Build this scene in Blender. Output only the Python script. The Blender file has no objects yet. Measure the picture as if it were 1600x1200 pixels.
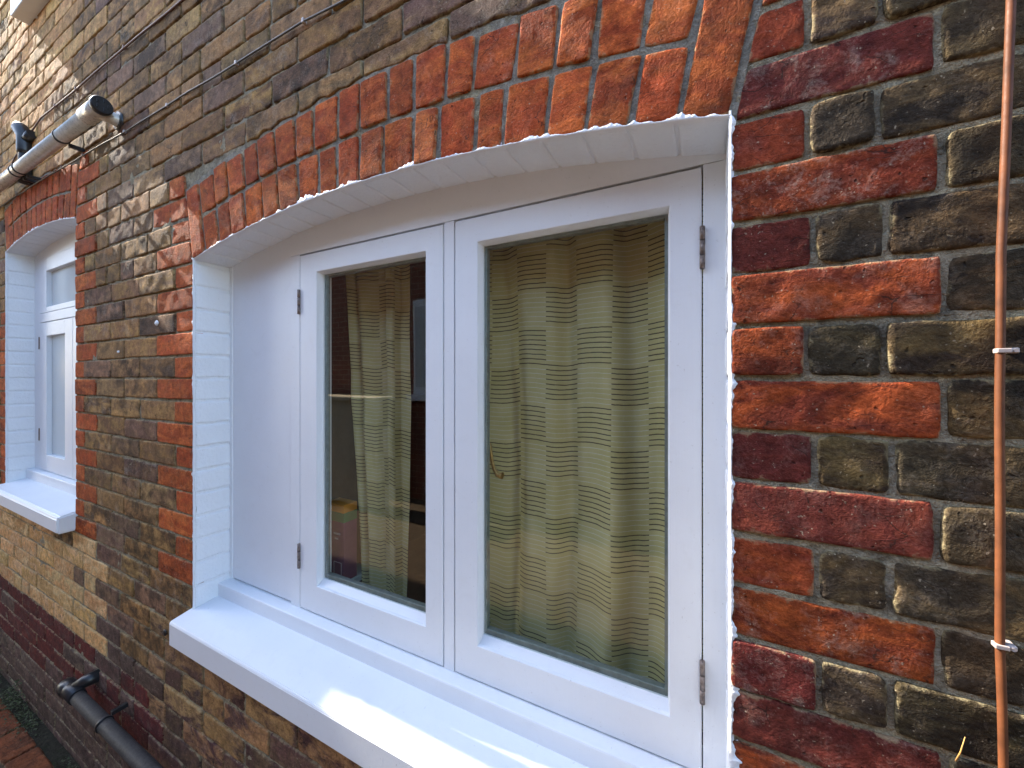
import bpy, bmesh, math, random
import numpy as np
from mathutils import Vector, Matrix
random.seed(7)
SC = bpy.context.scene
COL = SC.collection
R = math.radians

# ------------------------------------------------------------------ camera
CAM_D = 0.6473
cam = bpy.data.cameras.new('camera')
cam.sensor_width = 36.0
cam.lens = 603.0 / 1600.0 * 36.0
cam.shift_y = -9.0 / 1600.0
cam.clip_start = 0.02
cam.clip_end = 500
camo = bpy.data.objects.new('camera', cam)
COL.objects.link(camo)
camo.location = (0, -CAM_D, 1.52)
camo.rotation_euler = (R(90), 0, R(26.83))
SC.camera = camo

# ------------------------------------------------------------------ sky, sun, exposure
SUN_EL, SUN_AZ = 38.0, 91.85      # azimuth: degrees left of the wall's inward normal (+Y): the sun rakes along the wall
to_sun = Vector((-math.sin(R(SUN_AZ)) * math.cos(R(SUN_EL)), math.cos(R(SUN_AZ)) * math.cos(R(SUN_EL)), math.sin(R(SUN_EL))))
wd = bpy.data.worlds.new('World'); SC.world = wd; wd.use_nodes = True
nt = wd.node_tree; nt.nodes.clear()
sky = nt.nodes.new('ShaderNodeTexSky'); sky.sky_type = 'NISHITA'; sky.sun_disc = False
sky.sun_elevation = R(SUN_EL); sky.sun_rotation = R(-SUN_AZ)
bg = nt.nodes.new('ShaderNodeBackground'); bg.inputs['Strength'].default_value = 0.15
wo = nt.nodes.new('ShaderNodeOutputWorld')
nt.links.new(sky.outputs[0], bg.inputs[0]); nt.links.new(bg.outputs[0], wo.inputs[0])
sl = bpy.data.lights.new('sun', 'SUN'); sl.energy = 3.4; sl.angle = R(0.5); sl.color = (1.0, 0.9, 0.76)
so = bpy.data.objects.new('sun', sl); COL.objects.link(so)
so.rotation_euler = (-to_sun).to_track_quat('-Z', 'Y').to_euler()
so.location = (-6, 8, 12)
SC.view_settings.view_transform = 'Standard'
SC.view_settings.look = 'None'
SC.view_settings.exposure = 2.5
SC.cycles.max_bounces = 7
SC.cycles.diffuse_bounces = 4
SC.cycles.glossy_bounces = 3
SC.cycles.transmission_bounces = 4
SC.cycles.use_adaptive_sampling = True
SC.cycles.adaptive_threshold = .015
SC.view_settings.gamma = 1.0

# ------------------------------------------------------------------ helpers
def vn(p, seed=0):
    """3-D value noise, p (n,3) -> -1..1"""
    p = np.asarray(p, float)
    i = np.floor(p).astype(np.int64); f = p - i; f = f * f * (3 - 2 * f)
    out = np.zeros(len(p))
    for dx in (0, 1):
        for dy in (0, 1):
            for dz in (0, 1):
                h = ((i[:, 0] + dx) * 374761393 + (i[:, 1] + dy) * 668265263 + (i[:, 2] + dz) * 2147483647 + seed * 974634777) & 0xFFFFFFFF
                h = ((h ^ (h >> 13)) * 1274126177) & 0xFFFFFFFF
                h = (h ^ (h >> 16)) & 0xFFFF
                w = (f[:, 0] if dx else 1 - f[:, 0]) * (f[:, 1] if dy else 1 - f[:, 1]) * (f[:, 2] if dz else 1 - f[:, 2])
                out += w * (h / 32767.5 - 1)
    return out
def fbm(p, oct=3, seed=0):
    p = np.asarray(p, float); s = 0; a = 1.0
    for o in range(oct):
        s = s + a * vn(p * (2 ** o), seed + o * 17); a *= .5
    return s
def _h1(i, seed):
    h = (i * 374761393 + seed * 974634777 + 668265263) & 0xFFFFFFFF
    h = ((h ^ (h >> 13)) * 1274126177) & 0xFFFFFFFF
    return ((h ^ (h >> 16)) & 0xFFFF) / 32767.5 - 1
def v1(x, seed=0):
    i = math.floor(x); f = x - i; f = f * f * (3 - 2 * f)
    return _h1(i, seed) * (1 - f) + _h1(i + 1, seed) * f

def link(name, me, mat=None, parent=None, loc=None):
    o = bpy.data.objects.new(name, me); COL.objects.link(o)
    if mat is not None and me is not None and len(me.materials) == 0:
        me.materials.append(mat)
    if loc is not None: o.location = loc
    if parent is not None: o.parent = parent
    return o
def empty(name, loc=(0, 0, 0), parent=None):
    return link(name, None, None, parent, loc)
def tag(o, label=None, cat=None, group=None, kind=None):
    if label: o['label'] = label
    if cat: o['category'] = cat
    if group: o['group'] = group
    if kind: o['kind'] = kind
    return o
def pym(name, V, F, smooth=True):
    me = bpy.data.meshes.new(name)
    me.from_pydata([tuple(map(float, v)) for v in V], [], [tuple(f) for f in F])
    if smooth: me.polygons.foreach_set('use_smooth', [True] * len(me.polygons))
    me.update(); return me
def bmm(name, bm, smooth=False):
    me = bpy.data.meshes.new(name); bmesh.ops.recalc_face_normals(bm, faces=bm.faces)
    bm.to_mesh(me); bm.free()
    if smooth: me.polygons.foreach_set('use_smooth', [True] * len(me.polygons))
    return me
def add_box(bm, x0, x1, y0, y1, z0, z1, bev=0.0, seg=2):
    r = bmesh.ops.create_cube(bm, size=1.0)
    vs = r['verts']
    for v in vs:
        v.co = Vector((x0 + (v.co.x + .5) * (x1 - x0), y0 + (v.co.y + .5) * (y1 - y0), z0 + (v.co.z + .5) * (z1 - z0)))
    if bev > 0:
        es = list({e for v in vs for e in v.link_edges})
        bmesh.ops.bevel(bm, geom=es, offset=bev, segments=seg, profile=.5, affect='EDGES')
def box(name, x0, x1, y0, y1, z0, z1, mat, parent=None, bev=0.0, seg=2):
    bm = bmesh.new(); add_box(bm, x0, x1, y0, y1, z0, z1, bev, seg)
    return link(name, bmm(name, bm), mat, parent)
def add_tube(bm, pts, rad, n=16, caps=True):
    pts = [Vector(p) for p in pts]; rings = []
    rads = rad if isinstance(rad, (list, tuple)) else [rad] * len(pts)
    up0 = None
    for i, p in enumerate(pts):
        d = (pts[min(i + 1, len(pts) - 1)] - pts[max(i - 1, 0)]).normalized()
        if up0 is None:
            up0 = Vector((0, 0, 1)) if abs(d.z) < .9 else Vector((0, 1, 0))
        a = d.cross(up0).normalized(); b = a.cross(d).normalized(); up0 = b
        rings.append([bm.verts.new(p + (a * math.cos(2 * math.pi * k / n) + b * math.sin(2 * math.pi * k / n)) * rads[i]) for k in range(n)])
    for i in range(len(rings) - 1):
        for k in range(n):
            f = bm.faces.new((rings[i][k], rings[i][(k + 1) % n], rings[i + 1][(k + 1) % n], rings[i + 1][k])); f.smooth = True
    if caps:
        bm.faces.new(rings[0][::-1]); bm.faces.new(rings[-1])
def tube(name, pts, rad, mat, parent=None, n=16):
    bm = bmesh.new(); add_tube(bm, pts, rad, n)
    me = bpy.data.meshes.new(name); bmesh.ops.recalc_face_normals(bm, faces=bm.faces); bm.to_mesh(me); bm.free()
    return link(name, me, mat, parent)

# ------------------------------------------------------------------ materials
class NT:
    def __init__(s, name):
        s.m = bpy.data.materials.new(name); s.m.use_nodes = True
        s.t = s.m.node_tree; s.t.nodes.clear()
        s.out = s.t.nodes.new('ShaderNodeOutputMaterial')
        s.b = s.t.nodes.new('ShaderNodeBsdfPrincipled')
        s.t.links.new(s.b.outputs[0], s.out.inputs[0])
    def n(s, typ, **kw):
        nd = s.t.nodes.new('ShaderNode' + typ)
        for k, v in kw.items(): setattr(nd, k, v)
        return nd
    def l(s, a, b): s.t.links.new(a, b)
    def val(s, nd, key, v):
        if hasattr(v, 'is_linked') or hasattr(v, 'links'): s.l(v, nd.inputs[key])
        else: nd.inputs[key].default_value = v
    def math(s, op, a, b=0.0, c=None, clamp=False):
        nd = s.n('Math', operation=op, use_clamp=clamp)
        s.val(nd, 0, a); s.val(nd, 1, b)
        if c is not None: s.val(nd, 2, c)
        return nd.outputs[0]
    def noise(s, vec, scale, detail=4, rough=.55, dist=0.0):
        nd = s.n('TexNoise'); s.l(vec, nd.inputs['Vector'])
        nd.inputs['Scale'].default_value = scale; nd.inputs['Detail'].default_value = detail
        nd.inputs['Roughness'].default_value = rough; nd.inputs['Distortion'].default_value = dist
        return nd.outputs['Fac']
    def ramp(s, v, a, b, lo=0.0, hi=1.0):
        nd = s.n('MapRange', clamp=True); s.l(v, nd.inputs['Value'])
        s.val(nd, 'From Min', a); s.val(nd, 'From Max', b); s.val(nd, 'To Min', lo); s.val(nd, 'To Max', hi)
        return nd.outputs[0]
    def mix(s, f, a, b, blend='MIX'):
        nd = s.n('Mix', data_type='RGBA', blend_type=blend)
        s.val(nd, 'Factor', f)
        for key, v in ((6, a), (7, b)):
            if isinstance(v, tuple): nd.inputs[key].default_value = (*v[:3], 1)
            else: s.l(v, nd.inputs[key])
        return nd.outputs[2]
    def attr(s, name):
        return s.n('Attribute', attribute_name=name)
    def bump(s, h, strength, dist, prev=None):
        nd = s.n('Bump'); s.l(h, nd.inputs['Height'])
        nd.inputs['Strength'].default_value = strength; nd.inputs['Distance'].default_value = dist
        if prev is not None: s.l(prev, nd.inputs['Normal'])
        return nd.outputs[0]

def mat_brick(name):
    t = NT(name)
    pos = t.n('NewGeometry').outputs['Position']
    at1 = t.attr('bcol'); c1, c2, cv = at1.outputs['Color'], t.attr('bcol2').outputs['Color'], t.attr('bvar')
    sep = t.n('SeparateColor'); t.l(cv.outputs['Color'], sep.inputs[0])
    soot, eff, mot = sep.outputs[0], sep.outputs[1], sep.outputs[2]
    sd = t.n('VectorMath', operation='SCALE'); t.l(t.attr('bseed').outputs['Color'], sd.inputs[0]); sd.inputs['Scale'].default_value = 40
    vadd = t.n('VectorMath', operation='ADD'); t.l(pos, vadd.inputs[0]); t.l(sd.outputs[0], vadd.inputs[1])
    P = vadd.outputs[0]
    sc = t.n('VectorMath', operation='MULTIPLY'); t.l(P, sc.inputs[0]); sc.inputs[1].default_value = (1, 1, 2.4); PS = sc.outputs[0]
    n1 = t.noise(PS, 8, 5, .66, .8)
    n2 = t.noise(P, 45, 4, .65)
    n3 = t.noise(P, 210, 3, .75)
    mfac = t.math('MULTIPLY', t.ramp(n1, .43, .60), mot)
    col = t.mix(mfac, c1, c2)
    shade = t.math('MULTIPLY', t.ramp(n2, .25, .75, .50, 1.5), t.ramp(n3, .25, .75, .62, 1.34))
    sv = t.n('CombineColor');
    for k in range(3): t.l(shade, sv.inputs[k])
    col = t.mix(1.0, col, sv.outputs[0], 'MULTIPLY')
    # soot bloom
    ns = t.noise(P, 17, 3, .6, .4)
    col = t.mix(t.math('MULTIPLY', t.ramp(ns, .42, .62), soot, clamp=True), col, (.020, .016, .012))
    # lime / salt bloom
    ne = t.noise(P, 23, 4, .7, .3)
    ef = t.math('MULTIPLY', t.ramp(t.math('MULTIPLY', ne, t.ramp(n3, .3, .7, .8, 1.15)), .50, .74), eff, clamp=True)
    col = t.mix(ef, col, (.33, .28, .23))
    # mortar smeared over the arrises
    sm = t.math('MULTIPLY', t.ramp(t.math('ADD', n2, t.math('MULTIPLY', at1.outputs['Alpha'], .26)), .70, .82), t.ramp(at1.outputs['Alpha'], 0.0, .25))
    col = t.mix(t.math('MULTIPLY', sm, .55), col, (.30, .25, .14))
    # pits and specks
    npit = t.noise(P, 95, 1, .5)
    pit = t.ramp(npit, .735, .80)
    col = t.mix(t.math('MULTIPLY', pit, .6), col, (.012, .01, .009))
    nsp = t.noise(P, 230, 1, .5)
    spk = t.math('MULTIPLY', t.ramp(nsp, .70, .76), t.ramp(ne, .4, .6, .1, .7))
    col = t.mix(spk, col, (.42, .36, .26))
    # hair cracks
    wv = t.n('VectorMath', operation='ADD'); t.l(PS, wv.inputs[0])
    nz = t.n('TexNoise'); t.l(P, nz.inputs['Vector']); nz.inputs['Scale'].default_value = 30; nz.inputs['Detail'].default_value = 3
    nsc = t.n('VectorMath', operation='SCALE'); t.l(nz.outputs['Color'], nsc.inputs[0]); nsc.inputs['Scale'].default_value = .05
    t.l(nsc.outputs[0], wv.inputs[1])
    vo = t.n('TexVoronoi', feature='DISTANCE_TO_EDGE'); t.l(wv.outputs[0], vo.inputs['Vector']); vo.inputs['Scale'].default_value = 13
    crack = t.math('MULTIPLY', t.ramp(vo.outputs['Distance'], .004, .018, 1, 0), t.ramp(ns, .5, .6))
    col = t.mix(t.math('MULTIPLY', crack, .8), col, (.02, .015, .012))
    t.l(col, t.b.inputs['Base Color'])
    t.b.inputs['Roughness'].default_value = .82
    t.b.inputs['Specular IOR Level'].default_value = .10
    h = t.math('ADD', t.math('MULTIPLY', n2, .75), t.math('MULTIPLY', n3, .6))
    h = t.math('SUBTRACT', h, t.math('MULTIPLY', pit, .8))
    h = t.math('ADD', h, t.math('MULTIPLY', n1, .5))
    t.l(t.bump(h, 1.0, .0048), t.b.inputs['Normal'])
    return t.m
def mat_mortar(name, a, b, dirt, bumpd=.003):
    t = NT(name); P = t.n('NewGeometry').outputs['Position']
    n1 = t.noise(P, 9, 3, .6); n2 = t.noise(P, 70, 3, .7); n3 = t.noise(P, 330, 2, .7)
    col = t.mix(t.ramp(n1, .35, .65), a, b)
    sh = t.math('MULTIPLY', t.ramp(n2, .25, .75, .55, 1.4), t.ramp(n3, .25, .75, .7, 1.25))
    cc = t.n('CombineColor')
    for k in range(3): t.l(sh, cc.inputs[k])
    col = t.mix(1.0, col, cc.outputs[0], 'MULTIPLY')
    n4 = t.noise(P, 28, 4, .65, .5)
    col = t.mix(t.math('MULTIPLY', t.ramp(n4, .52, .66), .75), col, dirt)
    t.l(col, t.b.inputs['Base Color']); t.b.inputs['Roughness'].default_value = .92
    t.b.inputs['Specular IOR Level'].default_value = .08
    h = t.math('ADD', n2, t.math('MULTIPLY', n3, .5))
    t.l(t.bump(h, 1.0, bumpd), t.b.inputs['Normal'])
    return t.m
def mat_paint(name, base=(.77, .795, .82), rough=.38, lump=.0, brush=1.0):
    t = NT(name); P = t.n('NewGeometry').outputs['Position']
    n1 = t.noise(P, 6, 4, .6); n2 = t.noise(P, 90, 4, .6)
    col = t.mix(t.ramp(n1, .3, .7), base, tuple(c * .955 for c in base))
    n6 = t.noise(P, 19, 5, .7, .8)
    col = t.mix(t.math('MULTIPLY', t.ramp(n6, .56, .74), .07), col, (.40, .37, .32))
    n5 = t.noise(P, 160, 3, .6)
    col = t.mix(t.math('MULTIPLY', t.ramp(n5, .68, .76), .4), col, (.35, .33, .30))
    t.l(col, t.b.inputs['Base Color'])
    t.l(t.ramp(n2, .3, .7, rough - .06, rough + .1), t.b.inputs['Roughness'])
    sc = t.n('VectorMath', operation='MULTIPLY'); t.l(P, sc.inputs[0]); sc.inputs[1].default_value = (90, 90, 4)
    nb = t.noise(sc.outputs[0], 3.0, 3, .6)
    h = t.math('ADD', t.math('MULTIPLY', nb, .6 * brush), t.math('MULTIPLY', n2, .5 + lump))
    t.l(t.bump(h, .5, .0012 + .002 * lump), t.b.inputs['Normal'])
    return t.m
def mat_simple(name, col, rough=.5, metal=0.0, var=.25, scale=40, bump=.0, spec=.5):
    t = NT(name); P = t.n('TexCoord').outputs['Object']
    n1 = t.noise(P, scale, 5, .6); n2 = t.noise(P, scale * 6, 3, .6)
    c = t.mix(t.ramp(n1, .3, .7), tuple(x * (1 - var) for x in col), tuple(min(1, x * (1 + var)) for x in col))
    t.l(c, t.b.inputs['Base Color']); t.b.inputs['Metallic'].default_value = metal
    t.l(t.ramp(n2, .3, .7, max(.03, rough - .08), rough + .1), t.b.inputs['Roughness'])
    t.b.inputs['Specular IOR Level'].default_value = spec
    if bump: t.l(t.bump(n2, .6, bump), t.b.inputs['Normal'])
    return t.m
def mat_glass(name):
    m = bpy.data.materials.new(name); m.use_nodes = True; t = m.node_tree; t.nodes.clear()
    o = t.nodes.new('ShaderNodeOutputMaterial'); mx = t.nodes.new('ShaderNodeMixShader')
    tr = t.nodes.new('ShaderNodeBsdfTransparent'); tr.inputs[0].default_value = (.93, .96, .93, 1)
    gl = t.nodes.new('ShaderNodeBsdfGlossy'); gl.inputs['Roughness'].default_value = .0
    fc = t.nodes.new('ShaderNodeLayerWeight'); fc.inputs['Blend'].default_value = .5
    pw = t.nodes.new('ShaderNodeMath'); pw.operation = 'POWER'; pw.inputs[1].default_value = 4.0; t.links.new(fc.outputs['Facing'], pw.inputs[0])
    lw = t.nodes.new('ShaderNodeMath'); lw.operation = 'MULTIPLY_ADD'; lw.inputs[1].default_value = .85; lw.inputs[2].default_value = .11
    t.links.new(pw.outputs[0], lw.inputs[0])
    tc = t.nodes.new('ShaderNodeNewGeometry'); nz = t.nodes.new('ShaderNodeTexNoise'); nz.inputs['Scale'].default_value = 5
    bp = t.nodes.new('ShaderNodeBump'); bp.inputs['Strength'].default_value = .25; bp.inputs['Distance'].default_value = .002
    t.links.new(tc.outputs['Position'], nz.inputs['Vector']); t.links.new(nz.outputs['Fac'], bp.inputs['Height'])
    t.links.new(bp.outputs[0], gl.inputs['Normal'])
    t.links.new(lw.outputs[0], mx.inputs[0]); t.links.new(tr.outputs[0], mx.inputs[1]); t.links.new(gl.outputs[0], mx.inputs[2])
    t.links.new(mx.outputs[0], o.inputs[0]); return m
def mat_curtain(name):
    t = NT(name)
    uv = t.n('UVMap').outputs[0]; sep = t.n('SeparateXYZ'); t.l(uv, sep.inputs[0])
    u, v = sep.outputs[0], sep.outputs[1]
    P = t.n('TexCoord').outputs['UV']
    wob = t.math('MULTIPLY', t.math('SUBTRACT', t.noise(P, 60, 2), .5), .0022)
    cu = t.math('DIVIDE', u, .088); colid = t.math('FLOOR', cu)
    par = t.math('MODULO', colid, 2.0)
    vv = t.math('ADD', v, wob)
    rnd = t.n('TexWhiteNoise', noise_dimensions='1D'); t.l(colid, rnd.inputs['W'])
    blk = t.math('FRACT', t.math('ADD', t.math('ADD', t.math('DIVIDE', v, .184), t.math('MULTIPLY', par, .5)), t.math('MULTIPLY', rnd.outputs['Value'], .12)))
    on = t.math('LESS_THAN', blk, .5)
    lf = t.math('FRACT', t.math('DIVIDE', vv, .0115))
    ln = t.math('LESS_THAN', lf, .22); lp = t.math('LESS_THAN', lf, .11)
    weave = t.noise(P, 900, 2); slub = t.noise(P, 14, 4)
    base = t.mix(t.ramp(slub, .3, .7), (.58, .53, .245), (.68, .62, .33))
    cc = t.n('CombineColor'); w = t.ramp(weave, .3, .7, .85, 1.12)
    for k in range(3): t.l(w, cc.inputs[k])
    base = t.mix(1.0, base, cc.outputs[0], 'MULTIPLY')
    base = t.mix(t.math('MULTIPLY', lp, .7), base, (.80, .80, .70))
    base = t.mix(t.math('MULTIPLY', t.math('MULTIPLY', ln, on), .86), base, (.035, .028, .022))
    t.l(base, t.b.inputs['Base Color']); t.b.inputs['Roughness'].default_value = .95
    t.b.inputs['Specular IOR Level'].default_value = .1
    tl = t.n('BsdfTranslucent'); t.l(base, tl.inputs[0]); mx = t.n('MixShader'); mx.inputs[0].default_value = .12
    t.l(t.b.outputs[0], mx.inputs[1]); t.l(tl.outputs[0], mx.inputs[2]); t.l(mx.outputs[0], t.out.inputs[0])
    return t.m
def mat_bricktex(name, a, b, mort):
    t = NT(name); P = t.n('NewGeometry').outputs['Position']; sp = t.n('SeparateXYZ'); t.l(P, sp.inputs[0])
    cb = t.n('CombineXYZ'); t.l(sp.outputs[0], cb.inputs[0]); t.l(sp.outputs[2], cb.inputs[1])
    bt = t.n('TexBrick'); t.l(cb.outputs[0], bt.inputs['Vector'])
    bt.inputs['Scale'].default_value = 1; bt.inputs['Brick Width'].default_value = .225; bt.inputs['Row Height'].default_value = .075
    bt.inputs['Mortar Size'].default_value = .006; bt.inputs['Color1'].default_value = (*a, 1); bt.inputs['Color2'].default_value = (*b, 1)
    bt.inputs['Mortar'].default_value = (*mort, 1)
    n = t.noise(P, 30, 5, .6); cc = t.n('CombineColor'); w = t.ramp(n, .3, .7, .7, 1.25)
    for k in range(3): t.l(w, cc.inputs[k])
    t.l(t.mix(1.0, bt.outputs['Color'], cc.outputs[0], 'MULTIPLY'), t.b.inputs['Base Color'])
    t.b.inputs['Roughness'].default_value = .9
    t.l(t.bump(t.math('SUBTRACT', n, bt.outputs['Fac']), .8, .006), t.b.inputs['Normal'])
    return t.m

M_BRICK = mat_brick('brick_clay')
M_MORT = mat_mortar('mortar_grey', (.34, .295, .195), (.25, .225, .165), (.085, .072, .052), .007)
M_MORTA = mat_mortar('mortar_arch', (.29, .265, .205), (.24, .225, .185), (.12, .108, .085), .004)
M_PAINT = mat_paint('white_gloss_paint')
M_PAINTM = mat_paint('white_masonry_paint', (.77, .795, .82), .55, lump=1.2, brush=0.2)
M_GLASS = mat_glass('window_glass')
M_CURT = mat_curtain('striped_curtain')
M_HOUSE = mat_bricktex('brickwork_far', (.20, .13, .07), (.13, .085, .06), (.2, .18, .14))
M_OPP = mat_bricktex('red_brickwork_far', (.28, .085, .045), (.21, .07, .042), (.40, .34, .26))
M_HINGE = mat_simple('hinge_steel', (.20, .16, .14), .45, .6, .5, 200, .0006)
M_BRASS = mat_simple('aged_brass', (.42, .28, .10), .35, 1.0, .3, 120)
M_PIPE = mat_simple('grey_pipe_plastic', (.035, .035, .037), .62, 0, .3, 30, .0004, .25)  # grey darkened in place of the shade low on the wall
M_PIPES = mat_simple('silvery_pipe_plastic', (.62, .59, .52), .30, .15, .15, 20)
M_BLACK = mat_simple('black_plastic', (.016, .016, .017), .35, 0, .3, 60)
M_COPPER = mat_simple('brown_cable_sheath', (.12, .040, .014), .6, 0, .35, 25, .0004, .3)
M_CABB = mat_simple('brown_bell_wire', (.13, .06, .04), .5, 0, .3, 60)
M_CABG = mat_simple('grey_wire', (.09, .085, .08), .5, 0, .3, 60)
M_CLIP = mat_simple('white_plastic_clip', (.40, .34, .31), .45, 0, .1, 60)
M_SPACER = mat_simple('glazing_spacer_grey', (.22, .26, .25), .45, .3, .2, 60)
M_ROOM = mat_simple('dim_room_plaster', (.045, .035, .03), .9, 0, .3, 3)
M_BOARD = mat_simple('inner_window_board', (.45, .5, .46), .5, 0, .1, 10)

# ------------------------------------------------------------------ brick maker
def wall_map(a, b, c): return np.stack([a, c, b], -1)
def set_attr(me, name, cols):
    at = me.color_attributes.new(name, 'FLOAT_COLOR', 'POINT')
    at.data.foreach_set('color', np.asarray(cols, np.float32).ravel())
SEED = [0]
EDGE = {}
def brick_data(P, L, H, W=wall_map, nu=8, nv=4, y0=0.0, depth=.03, bev=.004, rough=.0012, edge=.0016, flip=False, chip=.0):
    """front grid + sides. P(u,v)->(a,b) arrays on the face plane. returns verts (n,3), faces"""
    SEED[0] += 1; sd = SEED[0]
    def ax(n, length):
        e = min(bev / length, .2); e2 = min(.35, e * 2.6)
        mid = np.linspace(e2, 1 - e2, max(2, n - 3))
        return np.concatenate([[0, e], mid, [1 - e, 1]])
    us, vs = ax(nu, L), ax(nv, H)
    U, Vv = np.meshgrid(us, vs, indexing='ij'); nU, nV = U.shape
    u, v = U.ravel(), Vv.ravel()
    a, b = P(u, v)
    pn = np.stack([a * 38, b * 38, np.full_like(a, sd * 3.7)], -1)
    # outline wobble moves everything near the border
    du = np.minimum(u, 1 - u) * L; dv = np.minimum(v, 1 - v) * H
    dd = np.minimum(du, dv)
    wgt = np.clip(1 - dd / .018, 0, 1)
    a = a + wgt * edge * fbm(pn, 3, 1); b = b + wgt * edge * fbm(pn, 3, 5)
    # corner rounding
    cu, cv = np.clip(1 - du / .009, 0, 1), np.clip(1 - dv / .009, 0, 1)
    ac, bc = a.mean(), b.mean()
    crn = cu * cv * (.0005 + chip * (.5 + .5 * vn(np.stack([np.sign(u - .5) * 3.3, np.sign(v - .5) * 2.7, np.full_like(a, sd * 1.9)], -1), 9)))
    ln = np.hypot(a - ac, b - bc) + 1e-6
    a = a - crn * (a - ac) / ln * 1.6; b = b - crn * (b - bc) / ln * 2.2
    c = y0 + rough * fbm(pn * .9, 4, 11)
    bord = (u < 1e-6) | (u > 1 - 1e-6) | (v < 1e-6) | (v > 1 - 1e-6)
    c = c + np.where(bord, bev * (.8 + .5 * vn(pn, 23)), 0)
    # worn arris
    c = c + np.clip(1 - dd / .005, 0, 1) * .0004 * (1 + vn(pn * .7, 31))
    front = W(a, b, c)
    idx = np.arange(nU * nV).reshape(nU, nV)
    F = [(idx[i, j], idx[i, j + 1], idx[i + 1, j + 1], idx[i + 1, j]) if flip else (idx[i, j], idx[i + 1, j], idx[i + 1, j + 1], idx[i, j + 1]) for i in range(nU - 1) for j in range(nV - 1)]
    ring = [idx[i, 0] for i in range(nU)] + [idx[nU - 1, j] for j in range(1, nV)] + [idx[i, nV - 1] for i in range(nU - 2, -1, -1)] + [idx[0, j] for j in range(nV - 2, 0, -1)]
    ra, rb = a[ring], b[ring]
    back = W(ra, rb, np.full(len(ring), y0 + depth))
    n0 = nU * nV; m = len(ring)
    for k in range(m):
        k2 = (k + 1) % m
        F.append((ring[k2], ring[k], n0 + k, n0 + k2) if not flip else (ring[k], ring[k2], n0 + k2, n0 + k))
    ew = np.concatenate([np.clip(1 - dd / .0075, 0, 1), np.ones(m)])
    EDGE[id(F)] = ew
    return np.concatenate([front, back]), F
def jit(c, s):
    k = 1 + random.uniform(-s, s)
    return tuple(max(.002, x * k * (1 + random.uniform(-.06, .06))) for x in c)
def brick_cols(kind, X, Z):
    """base colour, second colour, (soot, bloom, mottle)"""
    r = random.random
    if kind == 'red':
        if X > -.05 :
            a, b = jit((.165, .033, .016), .25), jit((.38, .083, .020), .2)
            if r() < .25: a, b = jit((.115, .025, .020), .2), jit((.19, .042, .024), .25)
            return a, b, (.12 * r(), .6 * r() ** 1.4, .25 + .6 * r())
        a, b = jit((.33, .066, .020), .25), jit((.50, .13, .035), .2)
        return a, b, (.30 * r(), .2 * r(), .8)
    if kind == 'arch':
        a, b = jit((.30, .056, .017), .25), jit((.56, .145, .032), .2)
        return a, b, (.4 * r() ** 2, .25 * r() ** 3, .35 + .45 * r())
    if kind == 'soot':      # dark London stock on the right
        a, b = jit((.042, .031, .020), .40), jit((.125, .083, .036), .35)
        return a, b, (.7 * r(), .25 * r(), .25 + .7 * r())
    if kind == 'stock':
        q = r()
        if q < .62: a, b = jit((.20, .112, .052), .4), jit((.34, .19, .07), .3)
        elif q < .85: a, b = jit((.15, .088, .060), .35), jit((.24, .142, .078), .3)
        else: a, b = jit((.33, .195, .08), .25), jit((.17, .10, .055), .3)
        return a, b, (.75 * r(), .6 * r() ** 2, 1.0)
    if kind == 'warm':
        a, b = jit((.42, .22, .085), .25), jit((.58, .33, .13), .2)  # yellower brick, lightened further to carry the warm bounced light at far left
        return a, b, (.4 * r(), .2 * r(), .9)
    if kind == 'yellow':
        a, b = jit((.54, .31, .12), .2), jit((.64, .43, .22), .15)  # yellow brick, albedo raised to stand in for the brighter light here
        return a, b, (.12 * r(), .35 * r() ** 2, .9)
    if kind == 'dred':
        a, b = jit((.13, .03, .024), .2), jit((.085, .03, .03), .25)
        return a, b, (.3 * r(), .2 * r(), .8)
    if kind == 'purple':
        a, b = jit((.10, .06, .05), .25), jit((.16, .11, .08), .2)
        return a, b, (.5 * r(), .4 * r() ** 2, .9)
    if kind == 'rustic':
        if r() < .3: return jit((.11, .062, .048), .2), jit((.20, .13, .07), .2), (.25 * r(), .15 * r(), .8)
        return jit((.36, .21, .09), .15), jit((.10, .055, .045), .2), (.15 * r(), .15, 1.0)
    if kind == 'paver':
        return jit((.19, .06, .024), .2), jit((.11, .048, .024), .25), (.7 * r(), .15 * r(), .8)  # clay colour darkened to stand in for shade on the paving
def finish_mesh(name, items):
    """items: list of (verts, faces, cols) joined into one mesh around its centre"""
    Vs, Fs, A, B, C, S = [], [], [], [], [], []; off = 0
    for V, F, (a, b, c) in items:
        Vs.append(V); Fs += [tuple(i + off for i in f) for f in F]; n = len(V); off += n
        ew = EDGE.get(id(F)); A += [(*a, float(w)) for w in ew]; B += [(*b, 1)] * n; C += [(*c, 1)] * n
        S += [(random.random(), random.random(), random.random(), 1)] * n
    V = np.concatenate(Vs); ctr = (V.min(0) + V.max(0)) / 2
    me = pym(name, V - ctr, Fs)
    set_attr(me, 'bcol', A); set_attr(me, 'bcol2', B); set_attr(me, 'bvar', C); set_attr(me, 'bseed', S)
    me.materials.append(M_BRICK)
    return me, ctr
PSI = R(26.83)
def proj(X, Y, Z):
    dx, dy = X, Y + CAM_D
    fx = dx * math.cos(PSI) + dy * math.sin(PSI); fz = -dx * math.sin(PSI) + dy * math.cos(PSI)
    if fz < .02: return None
    return 800 + 603 * fx / fz, 591 - 603 * (Z - 1.52) / fz, 603 / fz

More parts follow.
